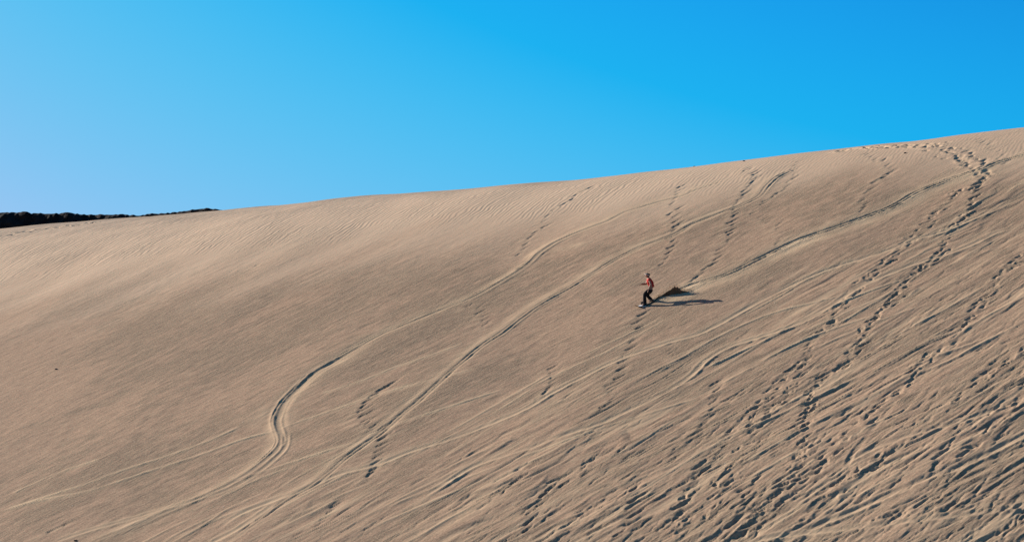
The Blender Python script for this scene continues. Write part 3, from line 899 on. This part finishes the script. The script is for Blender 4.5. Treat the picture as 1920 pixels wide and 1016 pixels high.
# ------------------------------------------------------------------ sand thrown up behind the board
spray = empty('sand_spray', tuple(on_sand(1228, 564)))
tag(spray, 'hump of sand thrown up behind the sandboard, coloured dark for the deep shade of its near side', 'sand spray')
SP0 = np.array(spray.location)
PLUME = simple_mat('flung_sand_shaded', (.10, .07, .048), .95, .2, 14, .03, .05)  # far darker than the sand around: the plume's shade is put into its colour
# (foot of the curtain, height) along the track
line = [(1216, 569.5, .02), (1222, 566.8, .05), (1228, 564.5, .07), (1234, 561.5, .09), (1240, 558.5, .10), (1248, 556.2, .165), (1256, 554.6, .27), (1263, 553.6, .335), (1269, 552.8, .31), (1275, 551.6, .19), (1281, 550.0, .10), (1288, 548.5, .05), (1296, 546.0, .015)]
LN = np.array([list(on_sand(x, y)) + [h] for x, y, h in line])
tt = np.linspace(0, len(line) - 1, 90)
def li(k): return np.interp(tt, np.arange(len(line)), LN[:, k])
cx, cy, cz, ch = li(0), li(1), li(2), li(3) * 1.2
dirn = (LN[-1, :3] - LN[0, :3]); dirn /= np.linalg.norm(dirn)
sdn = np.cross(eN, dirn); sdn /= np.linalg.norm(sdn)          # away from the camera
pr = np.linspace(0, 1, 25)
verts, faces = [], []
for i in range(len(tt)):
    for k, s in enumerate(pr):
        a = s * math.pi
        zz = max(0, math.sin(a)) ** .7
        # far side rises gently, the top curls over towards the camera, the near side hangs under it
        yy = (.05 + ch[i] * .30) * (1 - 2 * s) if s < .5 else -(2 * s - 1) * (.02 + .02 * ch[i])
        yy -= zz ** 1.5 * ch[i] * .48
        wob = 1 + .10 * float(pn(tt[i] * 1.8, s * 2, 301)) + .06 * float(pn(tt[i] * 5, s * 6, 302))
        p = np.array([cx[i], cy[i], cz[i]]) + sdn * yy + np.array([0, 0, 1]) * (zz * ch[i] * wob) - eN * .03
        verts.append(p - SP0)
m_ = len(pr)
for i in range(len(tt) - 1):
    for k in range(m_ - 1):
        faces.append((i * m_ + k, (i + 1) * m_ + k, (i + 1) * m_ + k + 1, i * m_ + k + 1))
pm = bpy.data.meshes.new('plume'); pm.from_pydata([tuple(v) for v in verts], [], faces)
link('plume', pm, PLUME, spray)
GRAIN = simple_mat('flying_grains', (.62, .47, .30), .95, .1, 14, 0, .05)
gv_, gf_ = [], []
for _ in range(1700):
    k = rng.integers(0, len(tt)); hk = ch[k]
    z = hk * rng.beta(9, 1.5) * 1.12 + abs(rng.normal(0, .012))
    p = np.array([cx[k], cy[k], cz[k]]) + sdn * (rng.normal(.06, .04 + .12 * hk) - .3 * hk * (z / (hk + .01)) ** 1.5) + dirn * rng.normal(0, .06) + np.array([0, 0, 1]) * z - SP0
    s = rng.uniform(.0025, .007)
    o_ = len(gv_)
    for d in ((1, 1, 1), (-1, -1, 1), (-1, 1, -1), (1, -1, -1)):
        gv_.append(tuple(p + np.array(d) * s * rng.uniform(.6, 1.3)))
    gf_ += [(o_, o_ + 1, o_ + 2), (o_, o_ + 3, o_ + 1), (o_, o_ + 2, o_ + 3), (o_ + 1, o_ + 3, o_ + 2)]
gmh = bpy.data.meshes.new('grains'); gmh.from_pydata(gv_, [], gf_)
tag(link('grains', gmh, GRAIN, spray, False), kind='stuff')

# ------------------------------------------------------------------ stones and glinting chips on the sand
STONE = simple_mat('dark_stone', (.05, .04, .038), .9, .3, 20, .02)
def stone(px, py, s, label, seed):
    bm = bmesh.new(); bmesh.ops.create_icosphere(bm, subdivisions=2, radius=1)
    for v in bm.verts:
        c = np.array(v.co)
        k = 1 + .35 * float(pn(c[0] * 1.3 + seed * 5, c[1] * 1.3 + c[2] * 1.7, 400 + seed))
        v.co = Vector((c[0] * k * s * 1.4, c[1] * k * s, max(-.4, c[2] * k) * s * .75))
    me = bpy.data.meshes.new('stone'); bm.to_mesh(me); bm.free()
    o = link('stone', me, STONE, None, False)
    o.location = on_sand(px, py, s * .2)
    o.rotation_euler = (0, 0, seed * 1.3)
    tag(o, label, 'stone', 'dark stones lying on the sand')
stone(1395, 304, .06, 'small dark stone just under the crest, straight above the uppermost winding board track', 1)
stone(1302, 313, .05, 'tiny dark stone on the very crest of the dune above the rider', 2)
stone(1697, 288, .055, 'small dark stone below the arc of footprints near the crest', 3)
stone(105, 692, .06, 'lone dark stone on the smooth sand at the far left of the slope', 4)
stone(141, 1012, .05, 'dark stone at the bottom left edge of the slope', 5)
CHIP = simple_mat('pale_chip', (.8, .77, .7), .5, .1, 20)
cv, cf = [], []
for _ in range(70):
    px, py = rng.uniform(0, 1920), rng.uniform(560, 1016)
    p = on_sand(px, py, .012)
    s = rng.uniform(.008, .017); o_ = len(cv)
    for d in ((1, 0, 0), (-1, 0, 0), (0, 1, 0), (0, -1, 0), (0, 0, 1), (0, 0, -1)):
        cv.append(tuple(p + np.array(d) * s * rng.uniform(.7, 1.2)))
    for a_, b_ in ((0, 2), (2, 1), (1, 3), (3, 0)):
        cf += [(o_ + a_, o_ + b_, o_ + 4), (o_ + b_, o_ + a_, o_ + 5)]
cm = bpy.data.meshes.new('pale_chips'); cm.from_pydata(cv, [], cf)
tag(link('pale_chips', cm, CHIP, None, False), 'tiny pale chips glinting here and there on the sand', kind='stuff')
